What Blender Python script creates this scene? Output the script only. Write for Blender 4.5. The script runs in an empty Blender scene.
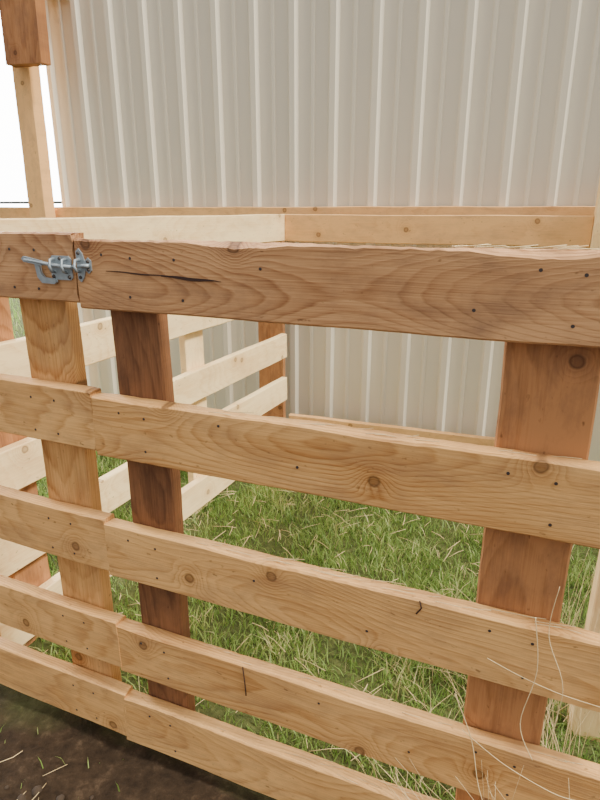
import bpy, bmesh, math, random
import numpy as np
from mathutils import Vector, noise, Matrix
random.seed(7); np.random.seed(7)
ZC=1.40
# ------------------------------------------------------------ node helper
class NT:
    def __init__(s,name):
        s.m=bpy.data.materials.new(name); s.m.use_nodes=True
        s.t=s.m.node_tree; s.b=s.t.nodes['Principled BSDF']
    def n(s,typ,**kw):
        nd=s.t.nodes.new(typ)
        for k,v in kw.items():
            if k.startswith('i_'):
                key=k[2:]; key=int(key) if key.isdigit() else key.replace('_',' ')
                if isinstance(v,bpy.types.NodeSocket): s.t.links.new(v,nd.inputs[key])
                else: nd.inputs[key].default_value=v
            else: setattr(nd,k,v)
        return nd
    def math(s,op,a,b=0.0,c=None):
        nd=s.t.nodes.new('ShaderNodeMath'); nd.operation=op
        for i,v in enumerate((a,b) if c is None else (a,b,c)):
            if isinstance(v,bpy.types.NodeSocket): s.t.links.new(v,nd.inputs[i])
            else: nd.inputs[i].default_value=v
        return nd.outputs[0]
    def noise(s,vec,scale,detail=3,rough=.5):
        nd=s.n('ShaderNodeTexNoise'); s.t.links.new(vec,nd.inputs['Vector'])
        nd.inputs['Scale'].default_value=scale; nd.inputs['Detail'].default_value=detail; nd.inputs['Roughness'].default_value=rough
        return nd.outputs['Fac']
    def ramp(s,fac,stops):
        nd=s.t.nodes.new('ShaderNodeValToRGB'); s.t.links.new(fac,nd.inputs[0])
        e=nd.color_ramp.elements
        while len(e)<len(stops): e.new(.5)
        for i,(p,c) in enumerate(stops):
            e[i].position=p; e[i].color=(c,c,c,1) if isinstance(c,(int,float)) else (*c,1)
        return nd.outputs[0]
    def mix(s,f,a,b,bt='MIX'):
        nd=s.t.nodes.new('ShaderNodeMix'); nd.data_type='RGBA'; nd.blend_type=bt
        for idx,v in ((0,f),(6,a),(7,b)):
            if isinstance(v,bpy.types.NodeSocket): s.t.links.new(v,nd.inputs[idx])
            elif idx==0: nd.inputs[0].default_value=v
            else: nd.inputs[idx].default_value=(*v,1)
        return nd.outputs[2]
    def bump(s,h,strength=.3,dist=.002):
        nd=s.t.nodes.new('ShaderNodeBump'); nd.inputs['Strength'].default_value=strength; nd.inputs['Distance'].default_value=dist
        s.t.links.new(h,nd.inputs['Height']); s.t.links.new(nd.outputs[0],s.b.inputs['Normal'])
    def col(s,c):
        if isinstance(c,bpy.types.NodeSocket): s.t.links.new(c,s.b.inputs['Base Color'])
        else: s.b.inputs['Base Color'].default_value=(*c,1)
    def comb(s,x,y,z):
        nd=s.t.nodes.new('ShaderNodeCombineXYZ')
        for i,v in enumerate((x,y,z)):
            if isinstance(v,bpy.types.NodeSocket): s.t.links.new(v,nd.inputs[i])
            else: nd.inputs[i].default_value=v
        return nd.outputs[0]

def wood(name,light,dark,grain=1.0,rough=.65,knots=1.0,grime=.38):
    m=NT(name)
    a=m.n('ShaderNodeAttribute',attribute_name='wc')
    tn=m.n('ShaderNodeAttribute',attribute_name='tone').outputs['Fac']
    sp=m.n('ShaderNodeSeparateXYZ',i_0=a.outputs['Vector']); x,y,z=sp.outputs
    v=m.n('ShaderNodeTexVoronoi',feature='F1',voronoi_dimensions='2D'); v.inputs['Scale'].default_value=3.7
    m.t.links.new(m.comb(x,m.math('ADD',y,.135),0.0),v.inputs['Vector'])
    wob=m.noise(m.comb(x,y,z),60.0,2)
    d=m.math('ADD',v.outputs['Distance'],m.math('MULTIPLY',m.math('SUBTRACT',wob,.5),.02))
    kn=m.math('POWER',2.718,m.math('MULTIPLY',m.math('MULTIPLY',d,d),-75.0))
    n1=m.noise(m.comb(m.math('MULTIPLY',x,.75),0.0,3.0),1.0,1)
    n2=m.noise(m.comb(m.math('MULTIPLY',x,1.1),5.0,0.0),1.0,1)
    nf=m.noise(m.comb(m.math('MULTIPLY',x,3.2),m.math('MULTIPLY',y,16.0),z),1.0,4,.55)
    yy=m.math('ADD',y,m.math('MULTIPLY',m.math('SUBTRACT',n1,.5),.40))
    zz=m.math('ADD',m.math('ADD',z,-.02),m.math('MULTIPLY',m.math('SUBTRACT',n2,.35),.22))
    r=m.math('SQRT',m.math('ADD',m.math('MULTIPLY',yy,yy),m.math('MULTIPLY',zz,zz)))
    r=m.math('ADD',r,m.math('MULTIPLY',kn,.030))
    r=m.math('ADD',r,m.math('MULTIPLY',nf,.017))
    fr=m.math('FRACT',m.math('MULTIPLY',r,150.0))
    ring=m.ramp(fr,[(0,0.0),(.5,.25),(.85,1.0),(1,.05)])
    st=m.noise(m.comb(m.math('MULTIPLY',x,5.0),m.math('MULTIPLY',y,280.0),m.math('MULTIPLY',z,280.0)),1.0,4,.65)
    bl=m.noise(m.comb(m.math('MULTIPLY',x,2.2),m.math('MULTIPLY',y,11.0),z),1.0,5,.6)
    fd=m.ramp(m.noise(m.comb(m.math('MULTIPLY',x,1.6),m.math('MULTIPLY',y,6.0),9.0),1.0,2),[(.35,.25),(.62,.9)])
    f=m.math('ADD',m.math('MULTIPLY',m.math('MULTIPLY',ring,fd),.56*grain),m.math('MULTIPLY',m.math('SUBTRACT',st,.36),1.25*grain))
    f=m.math('ADD',f,m.math('MULTIPLY',m.math('SUBTRACT',bl,.5),1.6))
    f=m.math('ADD',f,m.math('MULTIPLY',kn,.35))
    f=m.math('ADD',f,m.math('SUBTRACT',tn,.5))
    f=m.n('ShaderNodeClamp',i_0=f).outputs[0]
    c=m.mix(f,light,dark)
    kd=m.ramp(d,[(0.0,.45),(.026,.6),(.036,1.0),(.052,0.0)])
    c=m.mix(m.math('MULTIPLY',kd,.85*knots),c,tuple(q*.28 for q in dark))
    gs=m.noise(m.comb(m.math('MULTIPLY',x,55.),m.math('MULTIPLY',y,90.),m.math('MULTIPLY',z,90.)),1.0,2,.5)
    c=m.mix(m.ramp(gs,[(.69,0.0),(.78,.6)]),c,tuple(q*.3 for q in dark))
    # greyish-brown weather stain
    g2=m.noise(m.comb(m.math('MULTIPLY',x,6.),m.math('MULTIPLY',y,13.),4.0),1.0,5,.7)
    dk=dark; gv=sum(dk)/3
    c=m.mix(m.ramp(g2,[(.46,0.0),(.72,grime)]),c,tuple((q*.5+gv*.3) for q in dk))
    m.col(c); m.b.inputs['Roughness'].default_value=rough; m.b.inputs['Specular IOR Level'].default_value=.25
    m.bump(m.math('ADD',st,m.math('MULTIPLY',ring,.4)),.45,.0013)
    return m.m

W_board=wood('pine_board',(.84,.485,.185),(.42,.18,.050),grime=.45)
W_top=wood('weathered_pine_board',(.64,.355,.165),(.28,.115,.044),grain=1.1,grime=.6)
W_post=wood('rough_orange_post',(.50,.235,.095),(.23,.088,.032),grime=.6)
W_dark=wood('brown_stained_post',(.30,.135,.06),(.095,.038,.018),grime=.6)
W_pale=wood('fresh_pale_pine',(1.0,.77,.42),(.74,.44,.18),grain=.7,grime=.3)
W_girt=wood('framing_lumber',(.88,.52,.22),(.54,.25,.085),grain=.6)

def simple(name,c,rough=.5,metal=0,c2=None,scale=40):
    m=NT(name); tc=m.n('ShaderNodeTexCoord').outputs['Object']
    nz=m.noise(tc,scale,4)
    m.col(m.mix(nz,c,c2 or tuple(q*.75 for q in c)))
    m.b.inputs['Roughness'].default_value=rough; m.b.inputs['Metallic'].default_value=metal
    m.bump(nz,.1,.001); return m.m
M_nail=simple('dark_nail_steel',(.07,.055,.05),.6,.3)
M_zinc=simple('galvanised_steel',(.44,.50,.54),.58,.75,(.27,.32,.36),90)
M_crack=simple('wood_split_dark',(.05,.022,.015),.9)
M_hay=simple('dry_straw',(.85,.68,.38),.8,0,(.6,.44,.22),30)

# ------------------------------------------------------------ mesh builder
class MB:
    def __init__(s): s.v=[];s.f=[];s.mi=[];s.wc=[];s.tone=[];s.mats=[];s.sm=[]
    def mat(s,m):
        if m not in s.mats: s.mats.append(m)
        return s.mats.index(m)
    def add(s,vs,fs,m,wc=None,tone=.5,smooth=False):
        o=len(s.v); s.v+= [tuple(q) for q in vs]; s.f+=[tuple(i+o for i in f) for f in fs]
        k=s.mat(m); s.mi+=[k]*len(fs); s.sm+=[smooth]*len(fs)
        s.wc+= wc if wc else [tuple(q) for q in vs]; s.tone+=[tone]*len(vs)
    def board(s,p0,p1,wdir,w,t,m,seed,tone=.5,jag=.002,wob=.0025,wane=0.0):
        p0=Vector(p0);p1=Vector(p1);ax=(p1-p0);L=ax.length;ax.normalize()
        wd=Vector(wdir);wd=(wd-ax*wd.dot(ax)).normalized();td=ax.cross(wd).normalized()
        K=8;c=min(.0035,t*.18);sec=[]
        hw=w/2;ht=t/2
        for i in range(K+1): sec.append((-hw+c+(w-2*c)*i/K,-ht))
        for i in range(3): sec.append((hw,-ht+c+(t-2*c)*i/2))
        for i in range(K+1): sec.append((hw-c-(w-2*c)*i/K,ht))
        for i in range(3): sec.append((-hw,ht-c-(t-2*c)*i/2))
        N=max(2,int(L/.015));n=len(sec);vs=[];wc=[];fs=[]
        rnd=random.Random(seed*31+1)
        for k in range(N+1):
            u=L*k/N
            for j,(a,b) in enumerate(sec):
                dx=0
                if k in(0,N): dx=rnd.uniform(-jag,jag)
                e1=noise.noise(Vector((u*3,seed*3.7,0)))*wob*(1.6 if abs(a)>hw*.8 else 1)
                e2=noise.noise(Vector((u*2.5,seed*5.1,7)))*wob*.8
                e3=noise.noise(Vector((u*22,seed*2.1+math.copysign(3,a),b*30)))*wob*.35 if abs(a)>hw*.9 else 0
                aa=a+e1+e3
                if wane and a>hw*.8:
                    aa-=wane*max(0,noise.noise(Vector((u*4+seed,b*60,2))))+wane*.35*abs(noise.noise(Vector((u*40,b*90,seed))))
                p=p0+ax*(u+dx)+wd*aa+td*(b+e2)
                vs.append(p);wc.append((u+seed*17.3,a,b+seed*.013))
        for k in range(N):
            for j in range(n):
                fs.append((k*n+j,k*n+(j+1)%n,(k+1)*n+(j+1)%n,(k+1)*n+j))
        fs.append(tuple(reversed(range(n))));fs.append(tuple(N*n+j for j in range(n)))
        s.add(vs,fs,m,wc,tone)
    def cyl(s,p0,p1,r,m,n=12,r2=None):
        p0=Vector(p0);p1=Vector(p1);a=(p1-p0).normalized();q=a.orthogonal().normalized();w=a.cross(q)
        r2=r if r2 is None else r2;vs=[]
        for p,rr in((p0,r),(p1,r2)):
            for i in range(n):
                t=2*math.pi*i/n;vs.append(p+q*math.cos(t)*rr+w*math.sin(t)*rr)
        fs=[(i,(i+1)%n,n+(i+1)%n,n+i) for i in range(n)]+[tuple(reversed(range(n))),tuple(range(n,2*n))]
        s.add(vs,fs,m,smooth=False)
    def tube(s,pts,r,m,n=6):
        pts=[Vector(p) for p in pts];vs=[];fs=[]
        for k,p in enumerate(pts):
            a=(pts[min(k+1,len(pts)-1)]-pts[max(k-1,0)]).normalized()
            q=a.cross(Vector((.31,.2,.93))).normalized();w=a.cross(q)
            rr=r[k] if isinstance(r,(list,tuple)) else r
            for i in range(n):
                t=2*math.pi*i/n;vs.append(p+q*math.cos(t)*rr+w*math.sin(t)*rr)
        for k in range(len(pts)-1):
            for i in range(n): fs.append((k*n+i,k*n+(i+1)%n,(k+1)*n+(i+1)%n,(k+1)*n+i))
        fs.append(tuple(reversed(range(n))));fs.append(tuple((len(pts)-1)*n+i for i in range(n)))
        s.add(vs,fs,m,smooth=True)
    def prism(s,outline,y0,y1,m):
        n=len(outline);vs=[(x,y0,z) for x,z in outline]+[(x,y1,z) for x,z in outline]
        fs=[tuple(range(n)),tuple(reversed(range(n,2*n)))]+[(i,n+i,n+(i+1)%n,(i+1)%n) for i in range(n)]
        s.add(vs,fs,m)
    def obj(s,name,origin=(0,0,0)):
        me=bpy.data.meshes.new(name)
        o=Vector(origin)
        me.from_pydata([tuple(Vector(v)-o) for v in s.v],[],s.f)
        for m in s.mats: me.materials.append(m)
        me.polygons.foreach_set('material_index',s.mi)
        me.polygons.foreach_set('use_smooth',s.sm)
        a=me.attributes.new('wc','FLOAT_VECTOR','POINT');a.data.foreach_set('vector',np.array(s.wc,dtype='f').ravel())
        a=me.attributes.new('tone','FLOAT','POINT');a.data.foreach_set('value',np.array(s.tone,dtype='f'))
        me.update()
        ob=bpy.data.objects.new(name,me);bpy.context.scene.collection.objects.link(ob);ob.location=o
        return ob

T=.036
ROWS=[(1.345,1.205),(1.015,.875),(.702,.560),(.416,.276),(.190,.045)]
P0=Vector((-.841,1,0))
def rotp(v,deg):
    d=Vector(v)-P0;an=math.radians(deg);c,s_=math.cos(an),math.sin(an)
    return Vector((P0.x+d.x*c-d.y*s_,P0.y+d.x*s_+d.y*c,d.z))
def rot_from(mb,k0,deg):
    for k in range(k0,len(mb.v)): mb.v[k]=tuple(rotp(mb.v[k],deg))
GA=-3.0   # gate swings slightly towards the viewer at its right end
PA=-4.0   # left panel recedes to the left
def nail(mb,x,z,y=1.0,r=.0030): mb.cyl((x,y+.004,z),(x,y-.0008,z),r,M_nail,8)

# ------------------------------------------------------------ gate
g=MB();XL=-.833;XR=.34
tones=[.50,.55,.44,.54,.42]
for i,(zt,zb) in enumerate(ROWS):
    g.board((XL-.003*i,1+T/2,(zt+zb)/2),(XR,1+T/2,(zt+zb)/2),(0,0,1),zt-zb,T,W_top if i==0 else W_board,3+i,tones[i],jag=.003,wane=.013 if i==0 else .006)
g.board((-.730,1+T*1.5+.001,.045),(-.730,1+T*1.5+.001,1.335),(1,0,0),.122,T,W_dark,21,.5)
g.board((.072,1+T*1.5+.001,.045),(.070,1+T*1.5+.001,1.335),(1,0,0),.146,T,W_post,22,.35)
for i,(zt,zb) in enumerate(ROWS):
    for cx in(-.73,.072):
        nail(g,cx-.035+random.uniform(-.01,.01),zt-.03);nail(g,cx+.03+random.uniform(-.01,.01),zb+.03)
        nail(g,cx+.03,zt-.035)
for xx,zz in((-.60,1.31),(-.585,1.235),(-.42,1.30),(-.05,1.25),(-.35,.93),(-.52,.99),(-.2,.60),(-.45,.65),(-.1,.33),(-.3,.38)): nail(g,xx,zz)
def lens(mb,x0,x1,z0,z1,h,m,y=.9985):
    up=[];dn=[];N=16
    for k in range(N+1):
        t=k/N;x=x0+(x1-x0)*t;z=z0+(z1-z0)*t+.0008*math.sin(t*9);hh=h*math.sin(math.pi*min(1,t*.97+.03))
        up.append((x,z+hh/2+.0002));dn.append((x,z-hh/2-.0002))
    mb.prism(up+dn[::-1],y,y+.006,m)
lens(g,-.63,-.50,1.279,1.274,.0055,M_crack)
lens(g,-.76,-.60,1.284,1.279,.0022,M_crack)
g.tube([(-.484,.9985,.414),(-.480,.9985,.37),(-.478,.9985,.335)],.0013,M_crack,5)
g.tube([(-.10,.9985,.70),(-.096,.9985,.685),(-.105,.9985,.67)],.0015,M_crack,5)
rot_from(g,0,GA)
gate=g.obj('wooden_slat_gate',(-.25,1,.0))

# ------------------------------------------------------------ left panel
p=MB();XR2=-.841
for i,(zt,zb) in enumerate(ROWS):
    z=(zt+zb)/2+.010
    p.board((-1.75,1+T/2,z),(XR2+.002,1+T/2,z),(0,0,1),zt-zb,T,W_top if i==0 else W_board,33+i,.47,jag=.003,wane=.005)
p.board((-.98,1+T*1.5+.001,.045),(-.98,1+T*1.5+.001,1.345),(1,0,0),.142,T,W_board,41,.74)
p.board((-1.62,1+T*1.5+.001,.045),(-1.62,1+T*1.5+.001,1.345),(1,0,0),.142,T,W_board,42,.74)
for i,(zt,zb) in enumerate(ROWS):
    for dx in(-.035,.035):
        for zz in(zt-.025,zb+.035): nail(p,-.98+dx,zz)
rot_from(p,0,PA)
panel=p.obj('wooden_slat_fence_panel',(-1.2,1,0))

# ------------------------------------------------------------ gate latch
l=MB();yf=1.0
l.prism([(-.905,1.258),(-.852,1.258),(-.846,1.264),(-.846,1.306),(-.854,1.313),(-.905,1.313),(-.912,1.306),(-.912,1.264)],yf-.003,yf,M_zinc)
l.tube([(-.985,yf-.010,1.302),(-.955,yf-.010,1.299),(-.90,yf-.010,1.292),(-.835,yf-.010,1.289)],.0045,M_zinc,10)
l.prism([(-.995,1.304),(-.988,1.310),(-.93,1.301),(-.93,1.290),(-.988,1.297)],yf-.013,yf-.008,M_zinc)
l.prism([(-.958,1.292),(-.953,1.262),(-.940,1.249),(-.900,1.248),(-.892,1.253),(-.896,1.261),(-.930,1.262),(-.940,1.272),(-.943,1.293)],yf-.009,yf-.004,M_zinc)
for xx in(-.900,-.862):
    l.tube([(xx,yf-.002,1.306),(xx,yf-.012,1.304),(xx,yf-.017,1.291),(xx,yf-.012,1.278),(xx,yf-.002,1.275)],.0036,M_zinc,8)
for xx,zz in((-.905,1.265),(-.855,1.265),(-.880,1.307)):
    l.cyl((xx,yf-.003,zz),(xx,yf-.0065,zz),.0048,M_nail,10,.003)
for k in range(len(l.v)):
    v=l.v[k];l.v[k]=(-.841+(v[0]+.841)*.84,v[1],1.290+(v[2]-1.29)*.88)
rot_from(l,0,PA)
k0=len(l.v)
l.prism([(-.830,1.324),(-.821,1.331),(-.811,1.320),(-.805,1.303),(-.795,1.311),(-.786,1.304),(-.786,1.282),(-.795,1.275),(-.805,1.283),(-.811,1.266),(-.821,1.255),(-.830,1.262)],yf-.003,yf,M_zinc)
l.tube([(-.822,yf-.001,1.306),(-.822,yf-.013,1.304),(-.822,yf-.019,1.292),(-.822,yf-.013,1.281),(-.822,yf-.001,1.279)],.004,M_zinc,8)
l.tube([(-.818,yf-.010,1.292),(-.800,yf-.008,1.293),(-.790,yf-.005,1.293)],.0048,M_zinc,10)
for xx,zz in((-.822,1.320),(-.822,1.266),(-.795,1.302),(-.795,1.284)):
    l.cyl((xx,yf-.003,zz),(xx,yf-.006,zz),.0042,M_nail,10,.003)
for k in range(k0,len(l.v)):
    v=l.v[k];l.v[k]=(-.833+(v[0]+.833)*.82,v[1],1.291+(v[2]-1.291)*.88)
rot_from(l,k0,GA)
latch=l.obj('gate_latch',(-.85,1,1.29))

# ------------------------------------------------------------ left side fence
s=MB();XS=-1.215;XN=-1.40
SR=[(1.375,1.235),(1.03,.89),(.715,.575),(.455,.315),(.19,.05)]
for i,(zt,zb) in enumerate(SR):
    s.board((XN,1.125,(zt+zb)/2),(XS,3.15,(zt+zb)/2),(0,0,1),zt-zb,T,W_pale,51+i,.45 if i else .50)
for yy,mm in((1.30,W_post),(2.3,W_pale)):
    xx=XN+(XS-XN)*(yy-1.125)/2.025-T-.004
    s.board((xx,yy,.0),(xx,yy,1.36),(-.09,-1,0),.14,T,mm,60+int(yy*3),.5)
side=s.obj('wooden_side_fence',(XS,2.1,0))
c=MB()
c.board((XS-.100,3.21,0),(XS-.100,3.21,1.36),(1,0,0),.16,T,W_post,71,.25)
corner=c.obj('corner_post',(XS,3.19,0))
b=MB()
b.board((XS+.02,3.15,1.305),(.325,3.15,1.300),(0,0,1),.142,T,W_girt,81,.30)
b.board((XS+.02,3.19,.135),(.325,3.19,.135),(0,0,1),.15,T,W_girt,82,.4)
back=b.obj('back_rail_board',(-.4,3.15,0))
r=MB();r.board((.38,3.14,0),(.38,3.14,1.55),(1,0,0),.10,.09,W_pale,91,.4)
r.obj('fence_post',(.38,3.14,0))
r=MB();r.board((.325,1.50,-.02),(.335,1.50,1.22),(1,0,0),.09,.06,W_pale,92,.55)
r.obj('fence_post',(.34,1.5,0))
r=MB();r.board((.405,1.10,1.305),(.405,3.08,1.305),(0,0,1),.14,.03,W_pale,95,.5)
r.obj('wooden_side_fence',(.405,2.1,1.3))

# ------------------------------------------------------------ ribbed metal wall
YW=3.36
def ribbed(x0,x1,z0,z1,name,mat):
    prof=[];x=x0
    P=.2286
    while x<x1:
        prof+=[(x,0),(x+.015,.023),(x+.046,.023),(x+.061,0)]
        prof+=[(x+.128,0),(x+.136,.008),(x+.150,.008),(x+.158,0)]
        x+=P
    prof.append((x,0))
    vs=[];fs=[];n=len(prof)
    for px,py in prof: vs.append((px,YW-py,z0))
    for px,py in prof: vs.append((px,YW-py,z1))
    for px,py in prof: vs.append((px,YW-py+.002,z0))
    for px,py in prof: vs.append((px,YW-py+.002,z1))
    for i in range(n-1):
        fs.append((i,i+1,n+i+1,n+i));fs.append((2*n+i+1,2*n+i,3*n+i,3*n+i+1))
    mb=MB();mb.add(vs,fs,mat)
    return mb.obj(name,(0,YW,0))
m=NT('painted_steel_siding');tc=m.n('ShaderNodeTexCoord').outputs['Object']
nz=m.noise(tc,1.5,4)
m.col(m.mix(m.math('MULTIPLY',nz,.5),(.78,.72,.59),(.69,.635,.51)));m.b.inputs['Roughness'].default_value=.42
m.bump(nz,.12,.01);M_steel=m.m
ribbed(-2.86,3.0,.06,4.2,'wall_back',M_steel)
f=MB()
f.board((-6.0,YW-.047,1.345),(3.0,YW-.047,1.345),(0,0,1),.14,.038,W_girt,101,.3)
f.obj('wall_girt',(0,YW,1.34))
f=MB()
f.board((-2.93,YW-.14,0),(-2.88,YW-.14,3.2),(1,0,0),.13,.09,W_girt,103,.25)
f.board((-2.78,YW-.24,2.20),(-2.76,YW-.24,3.2),(1,0,0),.26,.08,W_post,104,.65)
f.obj('barn_door_post',(-2.92,YW,0))
f=MB()
f.board((-6.0,YW-.06,2.70),(-2.62,YW-.06,2.70),(0,0,1),.24,.05,W_girt,105,.4)
f.obj('door_header_beam',(-4,YW,2.7))
f=MB();MR=simple('dark_rail_steel',(.10,.11,.12),.6)
for z in(.75,1.15,1.56): f.tube([(-22,12.2,z),(-4,12.0,z)],.028,MR,8)
for k in range(7): f.cyl((-22+3*k,12.1,-.1),(-22+3*k,12.1,1.7),.05,MR,10)
f.obj('pasture_rail_fence',(-12,12,0))

# ------------------------------------------------------------ ground
def hgt(x,y):
    h=.012*noise.noise(Vector((x*3,y*3,0)))+.006*noise.noise(Vector((x*11,y*11,3)))
    if y<1.1: h+=.010*noise.noise(Vector((x*28,y*28,5)))+.02*noise.noise(Vector((x*6,y*6,9)))
    return h-.004
def axis(lo,a,b_,hi,st):
    return list(np.linspace(lo,a,10))[:-1]+list(np.arange(a,b_,st))+list(np.linspace(b_,hi,10))
xs=axis(-45,-3.6,1.4,20,.025);ys=axis(-8,-.2,3.5,50,.025)
vs=[(x,y,hgt(x,y)) for y in ys for x in xs];nx=len(xs)
fs=[(j*nx+i,j*nx+i+1,(j+1)*nx+i+1,(j+1)*nx+i) for j in range(len(ys)-1) for i in range(nx-1)]
m=NT('dirt_and_turf');geo=m.n('ShaderNodeNewGeometry').outputs['Position'];sp=m.n('ShaderNodeSeparateXYZ',i_0=geo)
e=m.noise(geo,3.5,4);yy=m.math('ADD',sp.outputs[1],m.math('MULTIPLY',m.math('SUBTRACT',e,.5),.35))
mr=m.n('ShaderNodeMapRange');m.t.links.new(yy,mr.inputs[0]);mr.inputs[1].default_value=1.0;mr.inputs[2].default_value=1.2
d1=m.noise(geo,22,6,.7);dirt=m.ramp(d1,[(.3,(.016,.010,.006)),(.55,(.042,.027,.016)),(.75,(.10,.066,.040))])
g1=m.noise(geo,40,5,.7);gr=m.ramp(g1,[(.3,(.04,.05,.016)),(.6,(.10,.115,.038)),(.8,(.20,.17,.075))])
m.col(m.mix(mr.outputs[0],dirt,gr));m.b.inputs['Roughness'].default_value=.95;m.b.inputs['Specular IOR Level'].default_value=.15;m.bump(d1,.8,.015)
mb=MB();mb.add(vs,fs,m.m,smooth=True);mb.obj('ground')

def blades(name,N,xr,yr,hmin,hmax,wid,mat,lean=.6,accept=None):
    x=np.random.uniform(*xr,N);y=np.random.uniform(*yr,N)
    if accept is not None:
        k=accept(x,y);x=x[k];y=y[k];N=len(x)
    cl=np.array([noise.noise(Vector((a*5,b_*5,1)))+.5*noise.noise(Vector((a*14,b_*14,4))) for a,b_ in zip(x,y)])
    h=np.random.uniform(hmin,hmax,N)*(1+.7*cl)
    z=np.array([hgt(a,b_) for a,b_ in zip(x,y)])-.004
    th=np.random.uniform(0,2*np.pi,N);la=np.random.uniform(0,2*np.pi,N);le=np.random.uniform(.1,lean,N)*h*1.2
    w=np.random.uniform(.6,1.2,N)*wid
    dx=np.cos(th)*w/2;dy=np.sin(th)*w/2;lx=np.cos(la)*le;ly=np.sin(la)*le
    V=np.zeros((N,5,3),'f')
    V[:,0]=np.stack([x-dx,y-dy,z],1);V[:,1]=np.stack([x+dx,y+dy,z],1)
    V[:,2]=np.stack([x+dx*.8+lx*.35,y+dy*.8+ly*.35,z+h*.6],1);V[:,3]=np.stack([x-dx*.8+lx*.35,y-dy*.8+ly*.35,z+h*.6],1)
    V[:,4]=np.stack([x+lx,y+ly,z+h],1)
    me=bpy.data.meshes.new(name);me.vertices.add(N*5);me.vertices.foreach_set('co',V.ravel())
    base=(np.arange(N)*5)[:,None]
    loops=(base+np.array([0,1,2,3,3,2,4])[None]).ravel()
    me.loops.add(len(loops));me.loops.foreach_set('vertex_index',loops.astype('i'))
    me.polygons.add(2*N);ls=np.stack([np.arange(N)*7,np.arange(N)*7+4],1).ravel()
    me.polygons.foreach_set('loop_start',ls.astype('i'))
    me.update(calc_edges=True);me.validate()
    t=np.clip(.47+.35*cl+np.random.normal(0,.21,N),0,1)
    a=me.attributes.new('tone','FLOAT','POINT');a.data.foreach_set('value',np.repeat(t,5).astype('f'))
    me.materials.append(mat);o=bpy.data.objects.new(name,me);bpy.context.scene.collection.objects.link(o);return o
m=NT('grass_blade');tn=m.n('ShaderNodeAttribute',attribute_name='tone').outputs['Fac']
c=m.ramp(tn,[(0,(.12,.22,.045)),(.45,(.24,.38,.085)),(.75,(.39,.50,.155)),(.91,(.62,.60,.29)),(1,(.78,.68,.38))])
m.col(c);m.b.inputs['Roughness'].default_value=.5
tr=m.n('ShaderNodeBsdfTranslucent');m.t.links.new(c,tr.inputs[0]);mx=m.n('ShaderNodeMixShader',i_0=.45)
m.t.links.new(m.b.outputs[0],mx.inputs[1]);m.t.links.new(tr.outputs[0],mx.inputs[2])
m.t.links.new(mx.outputs[0],m.t.nodes['Material Output'].inputs[0]);M_grass=m.m
def acc(x,y):
    pn=np.array([noise.noise(Vector((a*4,b_*4,8))) for a,b_ in zip(x,y)])
    return (np.random.rand(len(x))<np.clip((y-1.05)/.15,.15,1)*np.clip(.80+1.5*pn,.25,1))
blades('grass_lawn',105000,(-3.6,.95),(1.08,3.3),.02,.06,.0045,M_grass,lean=1.0,accept=acc)
blades('pasture_grass',9000,(-9,-2.9),(3.4,9),.05,.12,.008,M_grass)
blades('sparse_grass',220,(-2.2,.6),(.45,.99),.015,.05,.003,M_grass)

def hay(name,items):
    mb=MB()
    for (x,y,z,h,lx,ly,r) in items:
        pts=[]
        for k in range(7):
            t=k/6;pts.append((x+lx*t**1.6,y+ly*t**1.6,z+h*(t-.25*t*t*abs(lx)/max(.05,h))))
        mb.tube(pts,[r*(1-.7*k/6) for k in range(7)],M_hay,4)
    return mb.obj(name)
it=[]
for k in range(200):
    x=random.gauss(.11,.10);it.append((x,random.uniform(.80,.925),-.01,random.uniform(.2,.50)*(1 if x>0 else .6),random.uniform(-.25,.2),random.uniform(-.10,0),random.uniform(.0006,.0011)))
hay('dry_grass_clump',it)
it=[]
for k in range(260):
    x=random.uniform(-.25,.30);it.append((x,random.uniform(1.09,1.9),-.01,random.uniform(.1,.45)*(1.2 if x>.12 else .35),random.uniform(-.15,.08),random.uniform(-.02,.1),random.uniform(.0007,.0014)))
hay('dry_grass_clump',it)
mb=MB()
for k in range(460):
    x=random.uniform(-1.6,.3);y=random.uniform(.45,2.6)
    if .90<y<1.12: continue
    a=random.uniform(0,6.28);L=random.uniform(.03,.12);z=hgt(x,y)+.004+(0.03 if y>1.1 else 0)
    dx,dy=math.cos(a)*L/2,math.sin(a)*L/2
    mb.tube([(x-dx,y-dy,hgt(x-dx,y-dy)+(z-hgt(x,y))),(x+dx*.2+.003,y+dy*.2,z+.004),(x+dx,y+dy,hgt(x+dx,y+dy)+(z-hgt(x,y)))],random.uniform(.0006,.0014),M_hay,4)
mb.obj('straw_litter')
mb=MB()
for k in range(110):
    i=random.choice([0,0,1,2,2,3,4]);zt=ROWS[i][0]
    x=random.uniform(-.1,.3) if i==0 else random.uniform(-.6,.3);L=random.uniform(.02,.07)
    a=random.uniform(-.5,.5);y=1+random.uniform(.006,.03)
    mb.tube([(x,y,zt-.0005),(x+L*.5,y+a*L*.2,zt+.0015),(x+L,y+a*L*.3,zt+random.uniform(.0,.006))],.0007,M_hay,4)
def P(x,z,y=.99): return (x,y,z)
def smooth(pts):
    pts=[Vector(q) for q in pts];out=[]
    for i in range(len(pts)-1):
        a=pts[max(i-1,0)];b_=pts[i];c_=pts[i+1];d_=pts[min(i+2,len(pts)-1)]
        for k in range(6):
            t=k/6;out.append(.5*((2*b_)+(c_-a)*t+(2*a-5*b_+4*c_-d_)*t*t+(3*b_-a-3*c_+d_)*t**3))
    out.append(pts[-1]);return out
mb.tube(smooth([P(.03,.62),P(.09,.600),P(.16,.585),P(.25,.58)]),.0008,M_hay,4)
mb.tube(smooth([P(.10,.73),P(.115,.62),P(.10,.50,.985),P(.13,.42)]),.0008,M_hay,4)
mb.tube(smooth([P(.13,.80),P(.125,.70),P(.16,.60,.985),P(.15,.47)]),.0007,M_hay,4)
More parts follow.
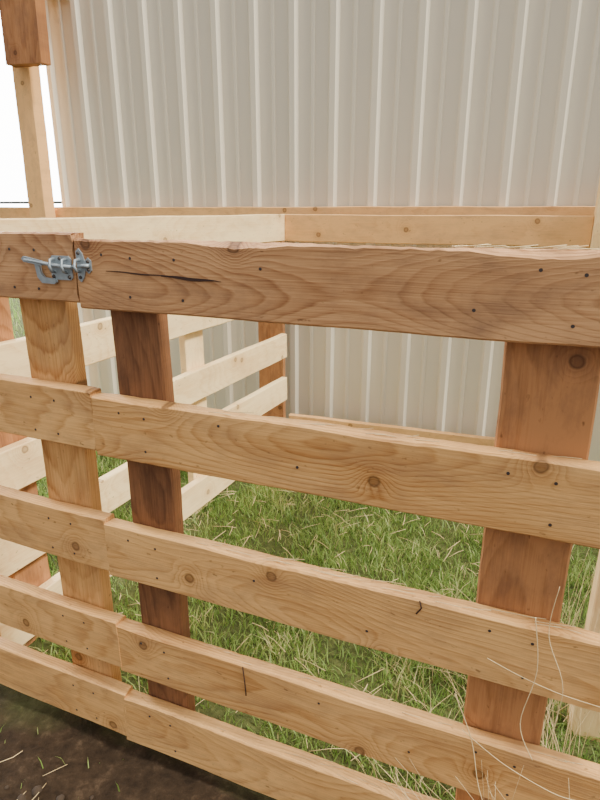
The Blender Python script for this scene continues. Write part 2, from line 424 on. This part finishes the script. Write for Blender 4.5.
mb.tube(smooth([P(-.02,.52),P(.02,.42),P(.05,.30,.98),P(.12,.15)]),.0008,M_hay,4)
mb.tube(smooth([P(.0,.44),P(.08,.39),P(.17,.37,.98),P(.22,.36)]),.0008,M_hay,4)
rot_from(mb,0,GA)
mb.obj('loose_straw')
mb=MB();M_clod=simple('dirt_clod',(.055,.036,.022),.95)
for k in range(150):
    x=random.uniform(-1.8,.3);y=random.uniform(.35,.92);rr=random.uniform(.003,.014)
    bm=bmesh.new();bmesh.ops.create_icosphere(bm,subdivisions=2,radius=rr)
    sx=random.random()*50
    vs=[(x+v.co.x*(1+.5*noise.noise(v.co/rr*1.3+Vector((sx,0,0)))),y+v.co.y*(1+.5*noise.noise(v.co/rr+Vector((0,sx,0)))),hgt(x,y)+rr*.2+v.co.z*.7) for v in bm.verts]
    fs=[tuple(v.index for v in f_.verts) for f_ in bm.faces];bm.free()
    mb.add(vs,fs,M_clod,smooth=True)
mb.obj('dirt_clods')

# ------------------------------------------------------------ sky & sun
w=bpy.data.worlds.new('hazy_sky');bpy.context.scene.world=w;w.use_nodes=True
t=w.node_tree;bg=t.nodes['Background']
tc=t.nodes.new('ShaderNodeTexCoord')
def lobe(vec,a,b,lo,hi):
    dp=t.nodes.new('ShaderNodeVectorMath');dp.operation='DOT_PRODUCT'
    t.links.new(tc.outputs['Generated'],dp.inputs[0]);dp.inputs[1].default_value=Vector(vec).normalized()
    mr=t.nodes.new('ShaderNodeMapRange');t.links.new(dp.outputs['Value'],mr.inputs[0])
    mr.inputs[1].default_value=a;mr.inputs[2].default_value=b;mr.inputs[3].default_value=lo;mr.inputs[4].default_value=hi
    return mr.outputs[0]
ad=t.nodes.new('ShaderNodeMath');ad.operation='ADD'
t.links.new(lobe((-.70,.68,.22),.55,1,0,14),ad.inputs[0])
t.links.new(lobe((.25,.45,.85),-.5,.9,.60,1.6),ad.inputs[1])
t.links.new(ad.outputs[0],bg.inputs[1]);bg.inputs[0].default_value=(1,.985,.955,1)
sd=bpy.data.lights.new('sun','SUN');sd.energy=5.4;sd.angle=math.radians(10);sd.color=(1,.93,.80)
so=bpy.data.objects.new('sun',sd);bpy.context.scene.collection.objects.link(so)
so.rotation_euler=Vector((.68,-.08,.73)).to_track_quat('Z','Y').to_euler()

# ------------------------------------------------------------ camera
cd=bpy.data.cameras.new('camera');cam=bpy.data.objects.new('camera',cd);bpy.context.scene.collection.objects.link(cam)
cam.location=(0,0,ZC);cam.rotation_euler=(math.radians(90-17.9),0,math.radians(19.5))
cd.sensor_fit='VERTICAL';cd.sensor_height=32;cd.lens=590/800*32;cd.clip_start=.02
bpy.context.scene.camera=cam
